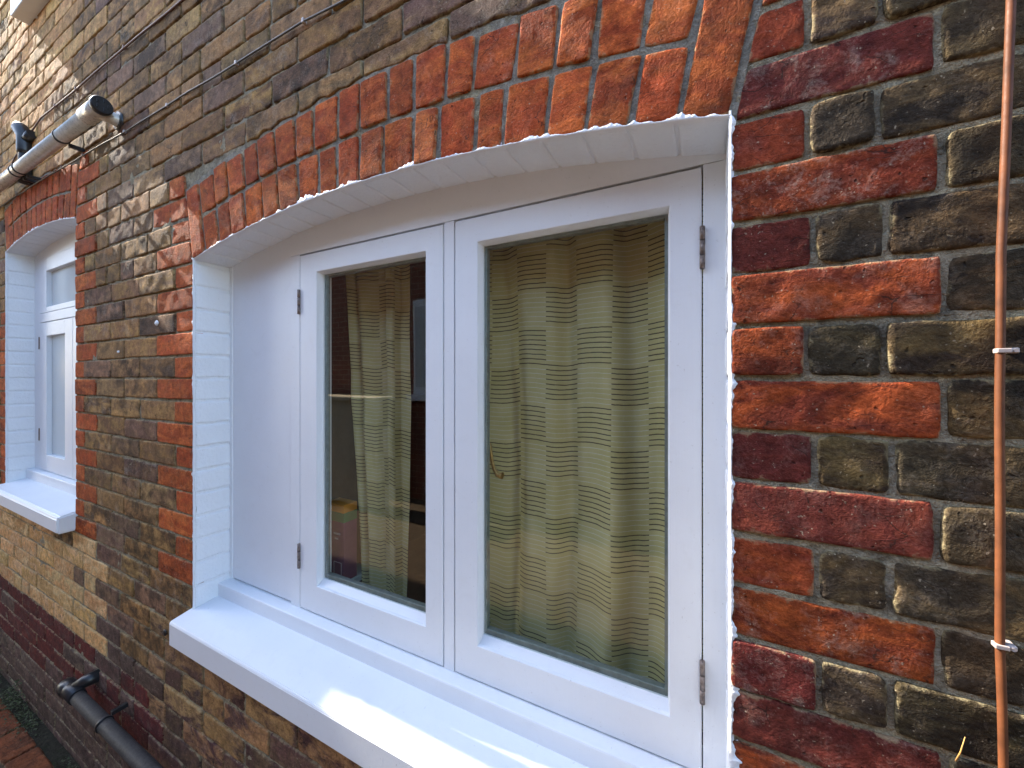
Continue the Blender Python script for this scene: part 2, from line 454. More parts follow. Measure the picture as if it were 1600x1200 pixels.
# ------------------------------------------------------------------ ground
GZ = -.155
M_SOIL = mat_mortar('damp_soil', (.035, .03, .022), (.05, .045, .03), (.02, .025, .012), .01)
M_PATH = mat_mortar('worn_brick_path', (.17, .115, .07), (.14, .10, .065), (.09, .065, .045), .01)
gr = link('ground', pym('ground', [(-60, -60, GZ - .012), (60, -60, GZ - .012), (60, 60, GZ - .012), (-60, 60, GZ - .012)], [(0, 1, 2, 3)], False), M_PATH)
so_ = link('soil_strip', pym('soil_strip', [(-4.3, -.06, GZ - .006), (.8, -.06, GZ - .006), (.8, .0, GZ - .004), (-4.3, .0, GZ - .004)], [(0, 1, 2, 3)], False), M_SOIL); so_.parent = gr
tag(gr, 'dark soil and paving at the foot of the brick wall', kind='structure')

# ------------------------------------------------------------------ the house
house = empty('brick_house', (0, 0, GZ))
tag(house, 'brown stock brick house wall with red brick arches and white painted windows', 'house')
def hp(o):
    o.parent = house; o.matrix_parent_inverse = Matrix.Translation((0, 0, -GZ)); return o
def under(o, p):
    """keep world placement under a parent sitting in world axes"""
    o.parent = p
    m = Matrix.Identity(4); q = p
    while q is not None:
        m = m @ Matrix.Identity(4); q = None
    o.matrix_parent_inverse = wm(p).inverted(); return o
def wm(o):
    m = Matrix.LocRotScale(o.location, o.rotation_euler, o.scale)
    if o.parent is not None: m = wm(o.parent) @ o.matrix_parent_inverse @ m
    return m

# openings
XL, XR, ZS = -1.481, .031, 1.905                       # main window
YX0, YX1, YZS = -3.497, -2.478, 2.225                  # far window
class Arch:
    def __init__(s, x0, x1, zs, rise, h):
        s.x0, s.x1, s.zs, s.h = x0, x1, zs, h
        a = (x1 - x0) / 2; s.r = (a * a + rise * rise) / (2 * rise)
        s.xc = (x0 + x1) / 2; s.zc = zs + rise - s.r; s.half = math.asin(a / s.r); s.re = s.r + h
    def intr(s, x): return s.zc + math.sqrt(max(0, s.r ** 2 - (x - s.xc) ** 2))
    def extr(s, x): return s.zc + math.sqrt(max(0, s.re ** 2 - (x - s.xc) ** 2))
    def endz(s): return s.zc + s.re * math.cos(s.half)
    def edge(s, z, side):                              # x of the springer's outer joint at height z
        return s.xc + side * (z - s.zc) * math.tan(s.half)
AM = Arch(XL, XR, ZS, .077, .232)
AF = Arch(YX0, YX1, YZS, .045, .235)

def kind_at(X, Z, q):
    if q == 'q': return 'red'
    if X > .05: return 'soot'
    if Z < .50 + .04 * v1(X * 3):
        if X > -1.70 - .09 * (int((Z + 5) / .075) % 2): return 'rustic'
        if .13 < Z < .36 and random.random() < .8: return 'dred'
        if X < -2.2 and Z > .32: return 'yellow'
        return 'purple'
    if Z < .70 and X > -1.70 - .09 * (int((Z + 5) / .075) % 2): return 'rustic'
    if Z < .84:
        if X < -2.15 and random.random() < .9: return 'yellow'
        return 'stock'
    if X < -2.3 + .4 * v1(X * 3 + Z * 4, 4) and Z > 2.45: return 'warm' if random.random() < .85 else 'stock'
    if X > -.75 and Z > 2.1: return 'soot' if random.random() < .22 else 'stock'
    return 'stock'

specs = []      # (xl,xr,z0,z1,quoin flag)
J = .0035       # half joint
def add_row(xa, xb, z0, z1, off, first=None, last=None, step=.2385):
    """stretchers from xa to xb, the bond offset by off"""
    x = math.floor((xa - off) / step) * step + off
    cuts = []
    while x < xb:
        if x > xa + .05 and x < xb - .05: cuts.append(x + random.uniform(-.009, .009))
        x += step
        if random.random() < .10 and xa + .2 < x - step / 2 < xb - .1: cuts.append(x - step / 2)
    cuts = [xa] + sorted(cuts) + [xb]
    for i in range(len(cuts) - 1):
        specs.append((cuts[i] + (J if i or xa > -3.9 else 0), cuts[i + 1] - J, z0, z1, ''))
PIER_B = [-2.478, -2.379, -2.108, -1.860, -1.598, -1.481]
PIER_A = [-2.478, -2.252, -1.991, -1.724, -1.481]
RB = [.128, .128, .132, .131, .121, .134, .128, .122]
for k in range(-23, 34):
    z0, z1 = 1.52 + .075 * k, 1.52 + .075 * (k + 1)
    even = k % 2 == 0
    zm = (z0 + z1) / 2
    # ---- right of the main window
    if -10 <= k <= 9:
        # first brick's left end follows the arch springer above the springing
        e0 = XR if z1 < ZS + .03 else None
        if even:
            h = XR + .097 + random.uniform(-.008, .007)
            rest = [h, h + .074 + random.uniform(-.004, .006), .43, .66]
        else:
            h = XR + .221 + random.uniform(-.006, .006)
            rest = [h, h + .118 if random.random() < .4 else h + .23, .62]
        specs.append((XR, h - J, z0, z1, 'qr'))
        for i in range(len(rest) - 1): specs.append((rest[i] + J, rest[i + 1] - J, z0, z1, ''))
    # ---- between and left of windows
    if -10 <= k and z1 < ZS + .05 + .0:
        if k >= -9 and True:
            cuts = PIER_B if even else PIER_A
            for i in range(len(cuts) - 1):
                q = 'q' if i in (0, len(cuts) - 2) else ''
                a_, b_ = cuts[i] + (J if i else 0), cuts[i + 1] - (J if i < len(cuts) - 2 else 0)
                if 0 < i < len(cuts) - 2: pass
                specs.append((a_ + (random.uniform(-.004, .004) if i else 0), b_, z0, z1, q))
            specs.append((YX0 - (.10 if even else .225), YX0, z0, z1, 'q')); specs.append((-4.05, YX0 - (.11 if even else .235), z0, z1, ''))
        else:
            add_row(-4.05, XL, z0, z1, .12 if even else 0)
    elif k < -10:
        add_row(-4.05, .62, z0, z1, .12 if even else 0)
    else:
        # above the springing of the main window; arches cut these rows
        def cut_interval(A):
            if z1 <= A.zs + .01: return (A.x0, A.x1)
            if z0 >= A.zc + A.re + .004: return None
            zt = min(z1, A.endz())
            if z0 < A.endz(): return (A.edge(zt, -1), A.edge(zt, 1))
            return (9, -9)
        cm, cf = cut_interval(AM), cut_interval(AF)
        # far window's arch/opening
        right_lim = 0.0
        if cf is None: L0 = None
        segs = []
        x_start = -4.05
        if cf and cf[0] < cf[1]:
            segs.append((x_start, cf[0], 'L')); x_start = cf[1]
        xe = .66
        if cm and cm[0] < cm[1]: xe = cm[0]
        elif k <= 9: xe = XR - .002
        segs.append((x_start, xe, 'M'))
        for xa, xb, w in segs:
            if w == 'M' and z1 < AF.endz() + .09 and cf:
                q = xa + (.10 if even else .225)
                specs.append((xa, q - J, z0, z1, 'ql')); xa = q
            if w == 'M' and cm and cm[0] < cm[1]:
                q = xb - (.115 if even else .235)
                add_row(xa, q, z0, z1, .12 if even else 0)
                specs.append((q + J, xb, z0, z1, 'qm'))
            else:
                add_row(xa, xb, z0, z1, .12 if even else 0)

rest_items, cand = [], []
for (xa, xb, z0, z1, q) in specs:
    if xb - xa < .025: continue
    X, Z = (xa + xb) / 2, (z0 + z1) / 2
    if .845 < Z < .92 and YX0 - .01 < X < YX1: continue         # the far sill sits here
    red = q.startswith('q')
    kd = kind_at(X, Z, 'q' if red else '')
    if q == 'qm' and Z > 2.2: kd = 'stock'
    dz = random.uniform(-.0018, .0018); tilt = random.uniform(-.005, .005)
    jz = J + random.uniform(-.001, .0012)
    near = X > -.1
    def lo(x, z0=z0, z1=z1):
        b = np.full_like(x, z0 + jz)
        for A in (AM, AF):
            if z1 <= A.endz() + .012 or z0 > A.zc + A.re + .02: continue
            d2 = A.re ** 2 - (x - A.xc) ** 2
            s = np.where(np.abs(x - A.xc) < A.re * math.sin(A.half) + .002, A.zc + np.sqrt(np.maximum(d2, 0)) + .010 + .004 * np.sin(x * 61 + 2 * np.sin(x * 23)), -9)
            b = np.maximum(b, s)
        return b
    def P(u, v, xa=xa, xb=xb, z0=z0, z1=z1, q=q, dz=dz, tilt=tilt, X=X, Z=Z):
        zt = z1 - jz
        x = xa + u * (xb - xa)
        b = lo(x) if Z > 1.9 else np.full_like(x, z0 + jz)
        z = b + v * (zt - b)
        if Z > ZS - .02 and Z < AM.endz() + .03:
            el = np.array([AM.edge(t, -1) for t in z]) - J * 2; er = np.array([AM.edge(t, 1) for t in z]) + J * 2
            if q == 'qm' and z0 < AM.endz(): x = xa + u * (el - xa)
            if q == 'qr' and z1 > ZS + .01: x = er + u * (xb - er)
        if q == 'ql' and Z < AF.endz() + .02 and Z > YZS - .02:
            er = np.array([AF.edge(t, 1) for t in z]) + J * 2
            x = er + u * (xb - er)
        return x, z + dz + tilt * (x - X)
    tst_x = np.linspace(xa, xb, 5)
    hmin = (z1 - jz - lo(tst_x))
    if Z > 1.9 and (hmin.max() < .022 or (hmin < .004).any() and hmin.mean() < .02): continue
    if Z > 1.9 and (hmin < .006).any():
        # trim the brick to the part that stays above the extrados
        xs = np.linspace(xa, xb, 60); ok = xs[(z1 - jz - lo(xs)) > .014]
        if len(ok) < 6: continue
        xa2, xb2 = ok[0], ok[-1]
        if xb2 - xa2 < .03: continue
        P = (lambda u, v, f=P, a=(xa2 - xa) / (xb - xa), b=(xb2 - xa) / (xb - xa): f(a + u * (b - a), v))
        xa, xb = xa2, xb2
    pr = proj(X, 0, Z); vis = 0
    if pr:
        w = proj(xb, 0, Z)
        inside = False
        for (px, pz) in ((xa, z0), (xa, z1), (xb, z0), (xb, z1), (X, Z)):
            t_ = proj(px, 0, pz)
            if t_ and -4 < t_[0] < 1604 and -4 < t_[1] < 1204: inside = True
        if inside: vis = (xb - xa) * (z1 - z0) * pr[2] ** 2 * (.35 if not (0 < pr[0] < 1600 and 0 < pr[1] < 1200) else 1)
    y0 = random.uniform(-.0025, .002)
    if near: nu, nv, rg, eg, ch = max(10, int((xb - xa) / .0062)), 12, .0008, .0010, .0015
    elif vis > 1200: nu, nv, rg, eg, ch = max(8, int((xb - xa) / .014)), 8, .0013, .0014, .002
    else: nu, nv, rg, eg, ch = 7, 6, .0012, .0014, .002
    if near and not red: rg, eg, ch = .0013, .0018, .003
    elif not red: rg, eg = rg * 1.1, eg * 1.3
    V, F = brick_data(P, xb - xa, z1 - z0, nu=nu, nv=nv, y0=y0, rough=rg, edge=eg, chip=ch, bev=.0018 if red else .0026)
    cand.append((vis, V, F, brick_cols(kd, X, Z)))
cand.sort(key=lambda t: -t[0])
nind = 0
for vis, V, F, c in cand:
    if vis > 0 and nind < 298:
        me, ctr = finish_mesh('brick', [(V, F, c)]); nind += 1
        o = link('brick', me, None, None, ctr); hp(o)
    else: rest_items.append((V, F, c))
me, ctr = finish_mesh('brick_field', rest_items)
o = link('brick_field', me, None, None, ctr); hp(o); tag(o, kind='stuff')
print('bricks', nind, len(rest_items))

# ---- mortar sheets (fine on the right, coarser far left)
def mortar_sheet(name, x0, x1, z0, z1, cell, y, amp, skip, mat, parentf):
    xs = np.arange(x0, x1 + cell * .5, cell); zs = np.arange(z0, z1 + cell * .5, cell)
    Xg, Zg = np.meshgrid(xs, zs, indexing='ij'); n = len(xs); m = len(zs)
    p = np.stack([Xg.ravel() * 42, Zg.ravel() * 42, np.zeros(n * m)], -1)
    Yg = y + amp * fbm(p, 4, 3) + amp * 1.2 * vn(p * .22, 8)
    V = np.stack([Xg.ravel(), Yg, Zg.ravel()], -1)
    I, Jx = np.meshgrid(np.arange(n - 1), np.arange(m - 1), indexing='ij'); I = I.ravel(); Jx = Jx.ravel()
    cx, cz = xs[I] + cell / 2, zs[Jx] + cell / 2
    keep = ~skip(cx, cz); I, Jx = I[keep], Jx[keep]
    F = np.stack([I * m + Jx, (I + 1) * m + Jx, (I + 1) * m + Jx + 1, I * m + Jx + 1], -1)
    used = np.unique(F); remap = np.full(n * m, -1); remap[used] = np.arange(len(used)); F = remap[F]; V = V[used]
    me = bpy.data.meshes.new(name)
    me.vertices.add(len(V)); me.vertices.foreach_set('co', V.astype(np.float32).ravel())
    me.loops.add(F.size); me.loops.foreach_set('vertex_index', F.astype(np.int32).ravel())
    me.polygons.add(len(F)); me.polygons.foreach_set('loop_start', np.arange(0, F.size, 4, dtype=np.int32))
    me.polygons.foreach_set('use_smooth', np.ones(len(F), bool)); me.update(calc_edges=True); me.validate()
    o = link(name, me, mat); parentf(o); return o
def skipf(cx, cz):
    for A, zb in ((AM, .70), (AF, .86)):
        w = (cx > A.x0) & (cx < A.x1) & (cz > zb) & (cz < A.zc + np.sqrt(np.maximum(0, A.r ** 2 - (cx - A.xc) ** 2)) + .03)
        s = w if A is AM else s | w
    return s
mortar_sheet('mortar', .031, .62, .55, 2.35, .0042, .0042, .0011, lambda a, b: (a < -5), M_MORT, hp)
mortar_sheet('mortar', -4.05, .031, -.17, 4.0, .0105, .0050, .0022, skipf, M_MORT, hp)

# ---- arches
def build_arch(A, n, near, label):
    root = empty('arch', (A.xc, 0, A.zs)); hp(root)
    root['label'] = label
    # mortar bed behind the voussoirs
    nt_, nr = (260, 34) if near else (90, 14)
    th = np.linspace(-A.half - .002, A.half + .002, nt_); rr = np.linspace(A.r - .0005, A.re + .012, nr)
    T, Rr = np.meshgrid(th, rr, indexing='ij')
    x = A.xc + Rr.ravel() * np.sin(T.ravel()); z = A.zc + Rr.ravel() * np.cos(T.ravel())
    p = np.stack([x * 42, z * 42, np.ones(len(x))], -1); y = .0035 + .0016 * fbm(p, 3, 3)
    V = np.stack([x, y, z], -1); idx = np.arange(nt_ * nr).reshape(nt_, nr)
    F = [(idx[i, j], idx[i + 1, j], idx[i + 1, j + 1], idx[i, j + 1]) for i in range(nt_ - 1) for j in range(nr - 1)]
    under(link('arch_mortar', pym('arch_mortar', V, F), M_MORTA), root)
    tot = 2 * A.half; jr = .0048; ringj = .0055
    wsp = .072 / A.r
    def vous(t0, t1, r0, r1):
        g = jr / A.r * random.uniform(.75, 1.3); sk = random.uniform(-.0016, .0016)
        ta, tb, ra, rb = t0 + g, t1 - g, r0, r1
        def P(u, v):
            t = ta + u * (tb - ta) + sk * (v - .5); r_ = ra + v * (rb - ra)
            return A.xc + r_ * np.sin(t), A.zc + r_ * np.cos(t)
        L = (tb - ta) * A.r; H = rb - ra
        nu, nv = (12, 18) if near else (7, 7)
        V, F = brick_data(P, L, H, nu=nu, nv=nv, y0=random.uniform(-.003, .001), rough=.0007, edge=.0008, chip=.0015, bev=.0016)
        me, ctr = finish_mesh('brick', [(V, F, brick_cols('arch', A.xc, A.zs))])
        under(link('brick', me, None, None, ctr), root)
    rm = A.r + A.h / 2
    vous(-A.half, -A.half + wsp, A.r + .0005, A.re - .003)
    vous(A.half - wsp, A.half, A.r + .0005, A.re - .003)
    a0, a1 = -A.half + wsp, A.half - wsp
    cuts = [a0 + (a1 - a0) * i / n for i in range(n + 1)]
    for r0, r1, sh in ((A.r + .0005, rm - ringj, 0), (rm + ringj, A.re - .001, 1)):
        c2 = [c + (random.uniform(-.0022, .0022) * (.075 / A.r) / .02 if 0 < i < n else 0) for i, c in enumerate(cuts)]
        for i in range(n): vous(c2[i], c2[i + 1], r0, r1 + (random.uniform(-.006, .004) if sh else 0))
    return root
build_arch(AM, 18, True, 'segmental arch of orange-red bricks over the large window')
build_arch(AF, 12, False, 'segmental arch of orange-red bricks over the far window')

# ---- painted reveals
DEP = .112
def build_reveals(x0, x1, zs, zb, A, near):
    # left jamb (faces right) and right jamb (faces left)
    for side, xe in ((-1, x0), (1, x1)):
        root = empty('reveal', (xe, 0, zb)); hp(root); root['label'] = 'white painted brick reveal at the side of the opening'
        bm = bmesh.new()
        add_box(bm, *( (xe - .004, xe - .0008) if side < 0 else (xe + .0008, xe + .004)), .004, DEP + .06, zb - .02, zs + (.06 if False else .0))
        under(link('painted_mortar', bmm('painted_mortar', bm), M_PAINTM), root)
        k = math.floor((zb - 1.52) / .075)
        while 1.52 + .075 * k < zs + .05:
            z0, z1 = 1.52 + .075 * k + .0035, 1.52 + .075 * (k + 1) - .0035
            z0, z1 = max(z0, zb - .02), min(z1, zs + .004)
            if z1 - z0 > .02:
                cuts = [(.0045, DEP + .03)]
                for (ya, yb) in cuts:
                    P = lambda u, v, ya=ya, yb=yb, z0=z0, z1=z1: (ya + u * (yb - ya), z0 + v * (z1 - z0))
                    Wm = (lambda a, b, c: np.stack([xe - c, a, b], -1)) if side < 0 else (lambda a, b, c: np.stack([xe + c, a, b], -1))
                    V, F = brick_data(P, yb - ya, z1 - z0, W=Wm, nu=12 if near else 6, nv=8, y0=random.uniform(-.0035, -.0018), depth=.012, bev=.0028, rough=.0009, edge=.0012, flip=(side > 0))
                    ctr = V.mean(0); under(link('brick', pym('brick', V - ctr, F), M_PAINTM, None, ctr), root)
            k += 1
    root = empty('soffit', (A.xc, 0, A.zs)); hp(root); root['label'] = 'white painted underside of the brick arch'
    n = 40; V = []; F = []
    for i in range(n + 1):
        t = -A.half * 1.01 + 2 * A.half * 1.01 * i / n
        for y, r_ in ((.004, A.r + .0008), (DEP + .06, A.r + .0008), (DEP + .06, A.r + .003), (.004, A.r + .003)):
            V.append((A.xc + r_ * math.sin(t), y, A.zc + r_ * math.cos(t)))
    for i in range(n):
        for j in range(4):
            F.append((i * 4 + j, i * 4 + (j + 1) % 4, (i + 1) * 4 + (j + 1) % 4, (i + 1) * 4 + j))
    under(link('painted_mortar', pym('painted_mortar', V, F, False), M_PAINTM), root)
    nv_ = 20 if near else 14
    for i in range(nv_):
        g = .0022 / A.r
        t0, t1 = -A.half + 2 * A.half * i / nv_ + g, -A.half + 2 * A.half * (i + 1) / nv_ - g
        P = lambda u, v: (t0 + u * (t1 - t0), .0045 + v * (DEP + .03))
        Wm = lambda a, b, c: np.stack([A.xc + (A.r + c) * np.sin((a - t0) / 1 + t0), b, A.zc + (A.r + c) * np.cos(a)], -1)
        # the maker works in metres: scale angle to arc length
        P2 = lambda u, v: ((t0 + u * (t1 - t0)) * A.r, .0045 + v * (DEP + .03))
        W2 = lambda a, b, c: np.stack([A.xc + (A.r + c) * np.sin(a / A.r), b, A.zc + (A.r + c) * np.cos(a / A.r)], -1)
        V, F = brick_data(P2, (t1 - t0) * A.r, DEP, W=W2, nu=9 if near else 6, nv=12 if near else 6, y0=random.uniform(-.0034, -.0018), depth=.012, bev=.0026, rough=.0009, edge=.0012, flip=False)
        ctr = V.mean(0); under(link('brick', pym('brick', V - ctr, F), M_PAINTM, None, ctr), root)
build_reveals(XL, XR, ZS, .785, AM, True)
build_reveals(YX0, YX1, YZS, .95, AF, False)

# ragged brush edge of white paint on the brick arris
def paint_edge(name, path, outw, seed, wmin, wmax, yf=-.0014):
    """path(t)->(x,z), outw(t)->unit (x,z) away from the opening"""
    n = 700; V = []; F = []
    for i in range(n + 1):
        t = i / n; x, z = path(t); ox, oz = outw(t)
        q = max(0, .5 + .9 * float(fbm([[t * 60, seed, 0]], 4, seed)[0])); w = wmin + (wmax - wmin) * q ** 2.2
        y = yf + .0006 * float(vn([[t * 55, 2, seed]], 4)[0])
        V += [(x - ox * .003, .006, z - oz * .003), (x - ox * .0022, y + .0012, z - oz * .0022), (x, y, z), (x + ox * w, y + .0004, z + oz * w), (x + ox * (w + .0008), .004, z + oz * (w + .0008))]
    for i in range(n):
        for j in range(4): F.append((i * 5 + j, i * 5 + j + 1, (i + 1) * 5 + j + 1, (i + 1) * 5 + j))
    hp(link(name, pym(name, V, F), M_PAINTM))
paint_edge('paint_edge', lambda t: (XR, .74 + t * (ZS - .74 + .006)), lambda t: (1, 0), 3, .0006, .0042)
paint_edge('paint_edge', lambda t: (XL, .775 + t * (ZS - .775 + .004)), lambda t: (-1, 0), 5, .0002, .003)
paint_edge('paint_edge', lambda t: (AM.xc + AM.r * math.sin(-AM.half + 2 * AM.half * t), AM.zc + AM.r * math.cos(-AM.half + 2 * AM.half * t)),
           lambda t: (math.sin(-AM.half + 2 * AM.half * t), math.cos(-AM.half + 2 * AM.half * t)), 9, .0004, .005)
paint_edge('paint_edge', lambda t: (YX0, .93 + t * (YZS - .93)), lambda t: (-1, 0), 15, .0002, .003)
paint_edge('paint_edge', lambda t: (AF.xc + AF.r * math.sin(-AF.half + 2 * AF.half * t), AF.zc + AF.r * math.cos(-AF.half + 2 * AF.half * t)),
           lambda t: (math.sin(-AF.half + 2 * AF.half * t), math.cos(-AF.half + 2 * AF.half * t)), 19, .0002, .003)

# ---- core of the wall (behind bricks) and the wall beyond the picture
def core(*a, mat=M_MORT):
    o = box('wall_core', *a, mat); hp(o)
core(XR + .05, .62, .04, .30, GZ, 4.0)
core(YX1 + .05, XL - .05, .04, .30, .70, 4.0)
core(XL - .05, XR + .05, .04, .30, 2.1, 4.0)
core(XL - .05, XR + .05, .04, .30, GZ, .69)
core(YX1, XL - .05, .04, .30, GZ, .70)
core(YX0, YX1, .04, .30, GZ, .84)
core(YX0 - .05, YX1 + .05, .04, .30, 2.40, 4.0)
core(-4.05, YX0 - .05, .04, .30, GZ, 4.0)
M_HOUSED = mat_bricktex('sooty_brickwork_far', (.075, .052, .03), (.05, .036, .022), (.22, .19, .13))
o = box('wall_beyond', .62, 4.2, .003, .30, GZ, 4.0, M_HOUSED); hp(o)
o = box('upper_wall', -4.05, 4.2, .003, .30, 4.0, 6.3, M_HOUSE); hp(o)
M_SLATE = mat_simple('roof_slate', (.06, .06, .065), .6, 0, .3, 8)
o = box('roof', -4.15, 4.3, -.12, 3.6, 6.3, 6.42, M_SLATE, None, .01); hp(o)
o = box('end_wall', -4.05, -3.75, .30, 3.4, GZ, 6.3, M_HOUSE); hp(o)

# ------------------------------------------------------------------ main window
win = empty('window', (AM.xc, .1, .78)); hp(win)
win['label'] = 'large white three-light timber casement window with curtains behind'
def wb(name, x0, x1, y0, y1, z0, z1, mat=M_PAINT, bev=.0015, parent=None):
    o = box(name, x0, x1, y0, y1, z0, z1, mat, None, bev); under(o, parent or win); return o
def arch_board(name, x0, x1, z0, A, y0, y1, parent, mat=M_PAINT, n=40, gap=-.002):
    xs = np.linspace(x0, x1, n + 1); V = []
    for x in xs:
        zt = A.intr(x) - gap
        V += [(x, y0, z0), (x, y0, zt), (x, y1, zt), (x, y1, z0)]
    F = []
    for i in range(n):
        for j in range(4): F.append((i * 4 + j, i * 4 + (j + 1) % 4, (i + 1) * 4 + (j + 1) % 4, (i + 1) * 4 + j))
    F += [(0, 3, 2, 1), (n * 4, n * 4 + 1, n * 4 + 2, n * 4 + 3)]
    bm = bmesh.new(); me = pym(name, V, F, False); bm.from_mesh(me); bpy.data.meshes.remove(me)
    o = link(name, bmm(name, bm), mat); under(o, parent); return o
FY = .104
wb('frame_stile', XL - .003, -1.463, FY + .001, .17, .82, ZS + .02)
arch_board('blank_panel', -1.4615, -1.1445, .832, AM, FY + .004, .16, win)
arch_board('frame_head', -1.143, XR + .004, 1.8935, AM, FY, .17, win)
wb('mullion', -1.143, -1.099, FY, .17, .825, 1.893)
wb('mullion', -.5625, -.5335, FY, .17, .825, 1.893)
wb('frame_stile', -.0065, XR + .003, FY, .17, .80, 1.893)
# small bead lines on frame next to casements
wb('bead', -.6, -.598, FY - .0012, FY + .002, 1.8945, 1.897)
wb('frame_sill', XL - .003, XR + .003, .070, .17, .775, .826, M_PAINT, .004)
def casement(x0, x1, z0, z1, gx0, gx1, gz0, gz1, hinge_x, hinge_z):
    y0, yb, yg = FY - .001, .150, .124
    def rect(xa, xb, za, zb, y): return [(xa, y, za), (xb, y, za), (xb, y, zb), (xa, y, zb)]
    b = .002
    rings = [rect(x0, x1, z0, z1, yb), rect(x0, x1, z0, z1, y0 + b), rect(x0 + b, x1 - b, z0 + b, z1 - b, y0),
             rect(gx0 - .0015, gx1 + .0015, gz0 - .0015, gz1 + .0015, y0), rect(gx0, gx1, gz0, gz1, y0 + .0015),
             rect(gx0 + .0005, gx1 - .0005, gz0 + .0005, gz1 - .0005, y0 + .007), rect(gx0 + .004, gx1 - .004, gz0 + .016, gz1 - .004, yg - .0005),
             rect(gx0 + .004, gx1 - .004, gz0 + .016, gz1 - .004, yb)]
    V = [p for r_ in rings for p in r_]; F = []
    for i in range(len(rings) - 1):
        for j in range(4): F.append((i * 4 + j, i * 4 + (j + 1) % 4, (i + 1) * 4 + (j + 1) % 4, (i + 1) * 4 + j))
    bm = bmesh.new(); me = pym('casement_frame', V, F, False); bm.from_mesh(me); bpy.data.meshes.remove(me)
    under(link('casement_frame', bmm('casement_frame', bm), M_PAINT), win)
    g = link('glass_pane', pym('glass_pane', rect(gx0 + .002, gx1 - .002, gz0 + .012, gz1 - .002, yg), [(0, 1, 2, 3)], False), M_GLASS); under(g, win)
    # sealed-unit spacer just behind the pane
    bm = bmesh.new(); s0, s1 = .003, .0105
    for a in ((gx0 + s0, gx0 + s1, gz0 + s0, gz1 - s0), (gx1 - s1, gx1 - s0, gz0 + s0, gz1 - s0), (gx0 + s1, gx1 - s1, gz0 + s0, gz0 + s1 + .018), (gx0 + s1, gx1 - s1, gz1 - s1, gz1 - s0)):
        add_box(bm, a[0], a[1], yg + .004, yg + .018, a[2], a[3], .001, 1)
    under(link('glazing_spacer', bmm('glazing_spacer', bm), M_SPACER), win)
    for hz in hinge_z:
        bm = bmesh.new()
        for i in range(3):
            za = hz - .0375 + i * .025
            add_tube(bm, [(hinge_x, FY - .004, za + .0008), (hinge_x, FY - .004, za + .0242)], .0043, 12)
        add_box(bm, hinge_x - .0035, hinge_x + .0035, FY - .003, FY + .002, hz - .037, hz + .037, .0006, 1)
        under(link('hinge', bmm('hinge', bm), M_HINGE), win)
casement(-1.0965, -.5655, .829, 1.889, -1.021, -.618, .910, 1.832, -1.0975, (1.750, .985))
casement(-.5305, -.0085, .829, 1.889, -.468, -.061, .909, 1.831, -.0075, (1.747, .992))
# sill with a slight fall
V = []
pf = [(-.058, .690), (-.058, .758), (-.054, .7635), (.0, .7745), (.10, .787), (.10, .690)]
for x in (XL - .012, XR + .05):
    V += [(x, y, z) for y, z in pf]
nf = len(pf); F = [tuple(range(nf))[::-1], tuple(range(nf, 2 * nf))] + [(i, (i + 1) % nf, nf + (i + 1) % nf, nf + i) for i in range(nf)]
bm = bmesh.new(); me = pym('s', V, F, False); bm.from_mesh(me); bpy.data.meshes.remove(me)
bmesh.ops.bevel(bm, geom=[e for e in bm.edges if abs(e.verts[0].co.x - e.verts[1].co.x) > .5 or True], offset=.0016, segments=2, affect='EDGES')
under(link('sill', bmm('sill', bm), M_PAINT), win)
# stay handle on the inside of the right casement
hx = -.463
under(tube('handle', [(hx, .150, 1.365), (hx + .001, .152, 1.345), (hx + .006, .150, 1.325), (hx + .012, .150, 1.305), (hx + .020, .151, 1.292), (hx + .034, .151, 1.291)], [.004, .005, .0045, .0045, .006, .0085], M_BRASS, None, 12), win)
# ------------------------------------------------------------------ far window
fw = empty('window', (AF.xc, .1, .95)); hp(fw); fw['label'] = 'narrow white far window with a top light and frosted panes'
M_FROST = NT('frosted_pane'); M_FROST.b.inputs['Base Color'].default_value = (.52, .57, .58, 1); M_FROST.b.inputs['Roughness'].default_value = .12
_P = M_FROST.n('NewGeometry').outputs['Position']; M_FROST.l(M_FROST.ramp(M_FROST.noise(_P, 3, 3), .3, .7, .05, .2), M_FROST.b.inputs['Roughness']); M_FROST = M_FROST.m
wb('frame_stile', YX0 - .003, -3.40, FY, .17, .96, YZS + .012, parent=fw)
wb('frame_stile', -2.58, YX1 + .003, FY, .17, .96, YZS + .012, parent=fw)
arch_board('frame_head', -3.40, -2.58, 2.195, AF, FY, .17, fw)
wb('transom', -3.399, -2.581, FY - .004, .17, 1.835, 1.885, parent=fw)
wb('frame_sill', YX0 - .003, YX1 + .003, .07, .17, .93, 1.0, bev=.004, parent=fw)
def simple_sash(x0, x1, z0, z1, w, wbm):
    bm = bmesh.new()
    add_box(bm, x0, x0 + w, FY - .003, .15, z0, z1, .002); add_box(bm, x1 - w, x1, FY - .003, .15, z0, z1, .002)
    add_box(bm, x0 + w, x1 - w, FY - .0025, .15, z1 - w * .7, z1, .002); add_box(bm, x0 + w, x1 - w, FY - .0025, .15, z0, z0 + wbm, .002)
    under(link('casement_frame', bmm('casement_frame', bm), M_PAINT), fw)
    under(box('glass_pane', x0 + w - .003, x1 - w + .003, .122, .128, z0 + wbm - .003, z1 - w * .7 + .003, M_FROST), fw)
simple_sash(-3.398, -2.903, 1.003, 1.832, .108, .09); simple_sash(-2.900, -2.582, 1.003, 1.832, .06, .09)
simple_sash(-3.398, -2.582, 1.888, 2.193, .105, .03)
for hz in (1.72, 1.20):
    under(box('hinge', -3.404, -3.394, FY - .007, FY + .002, hz - .035, hz + .035, M_HINGE, None, .001), fw)
V = []
pf = [(-.056, .852), (-.056, .918), (-.050, .926), (.0, .935), (.10, .955), (.10, .852)]
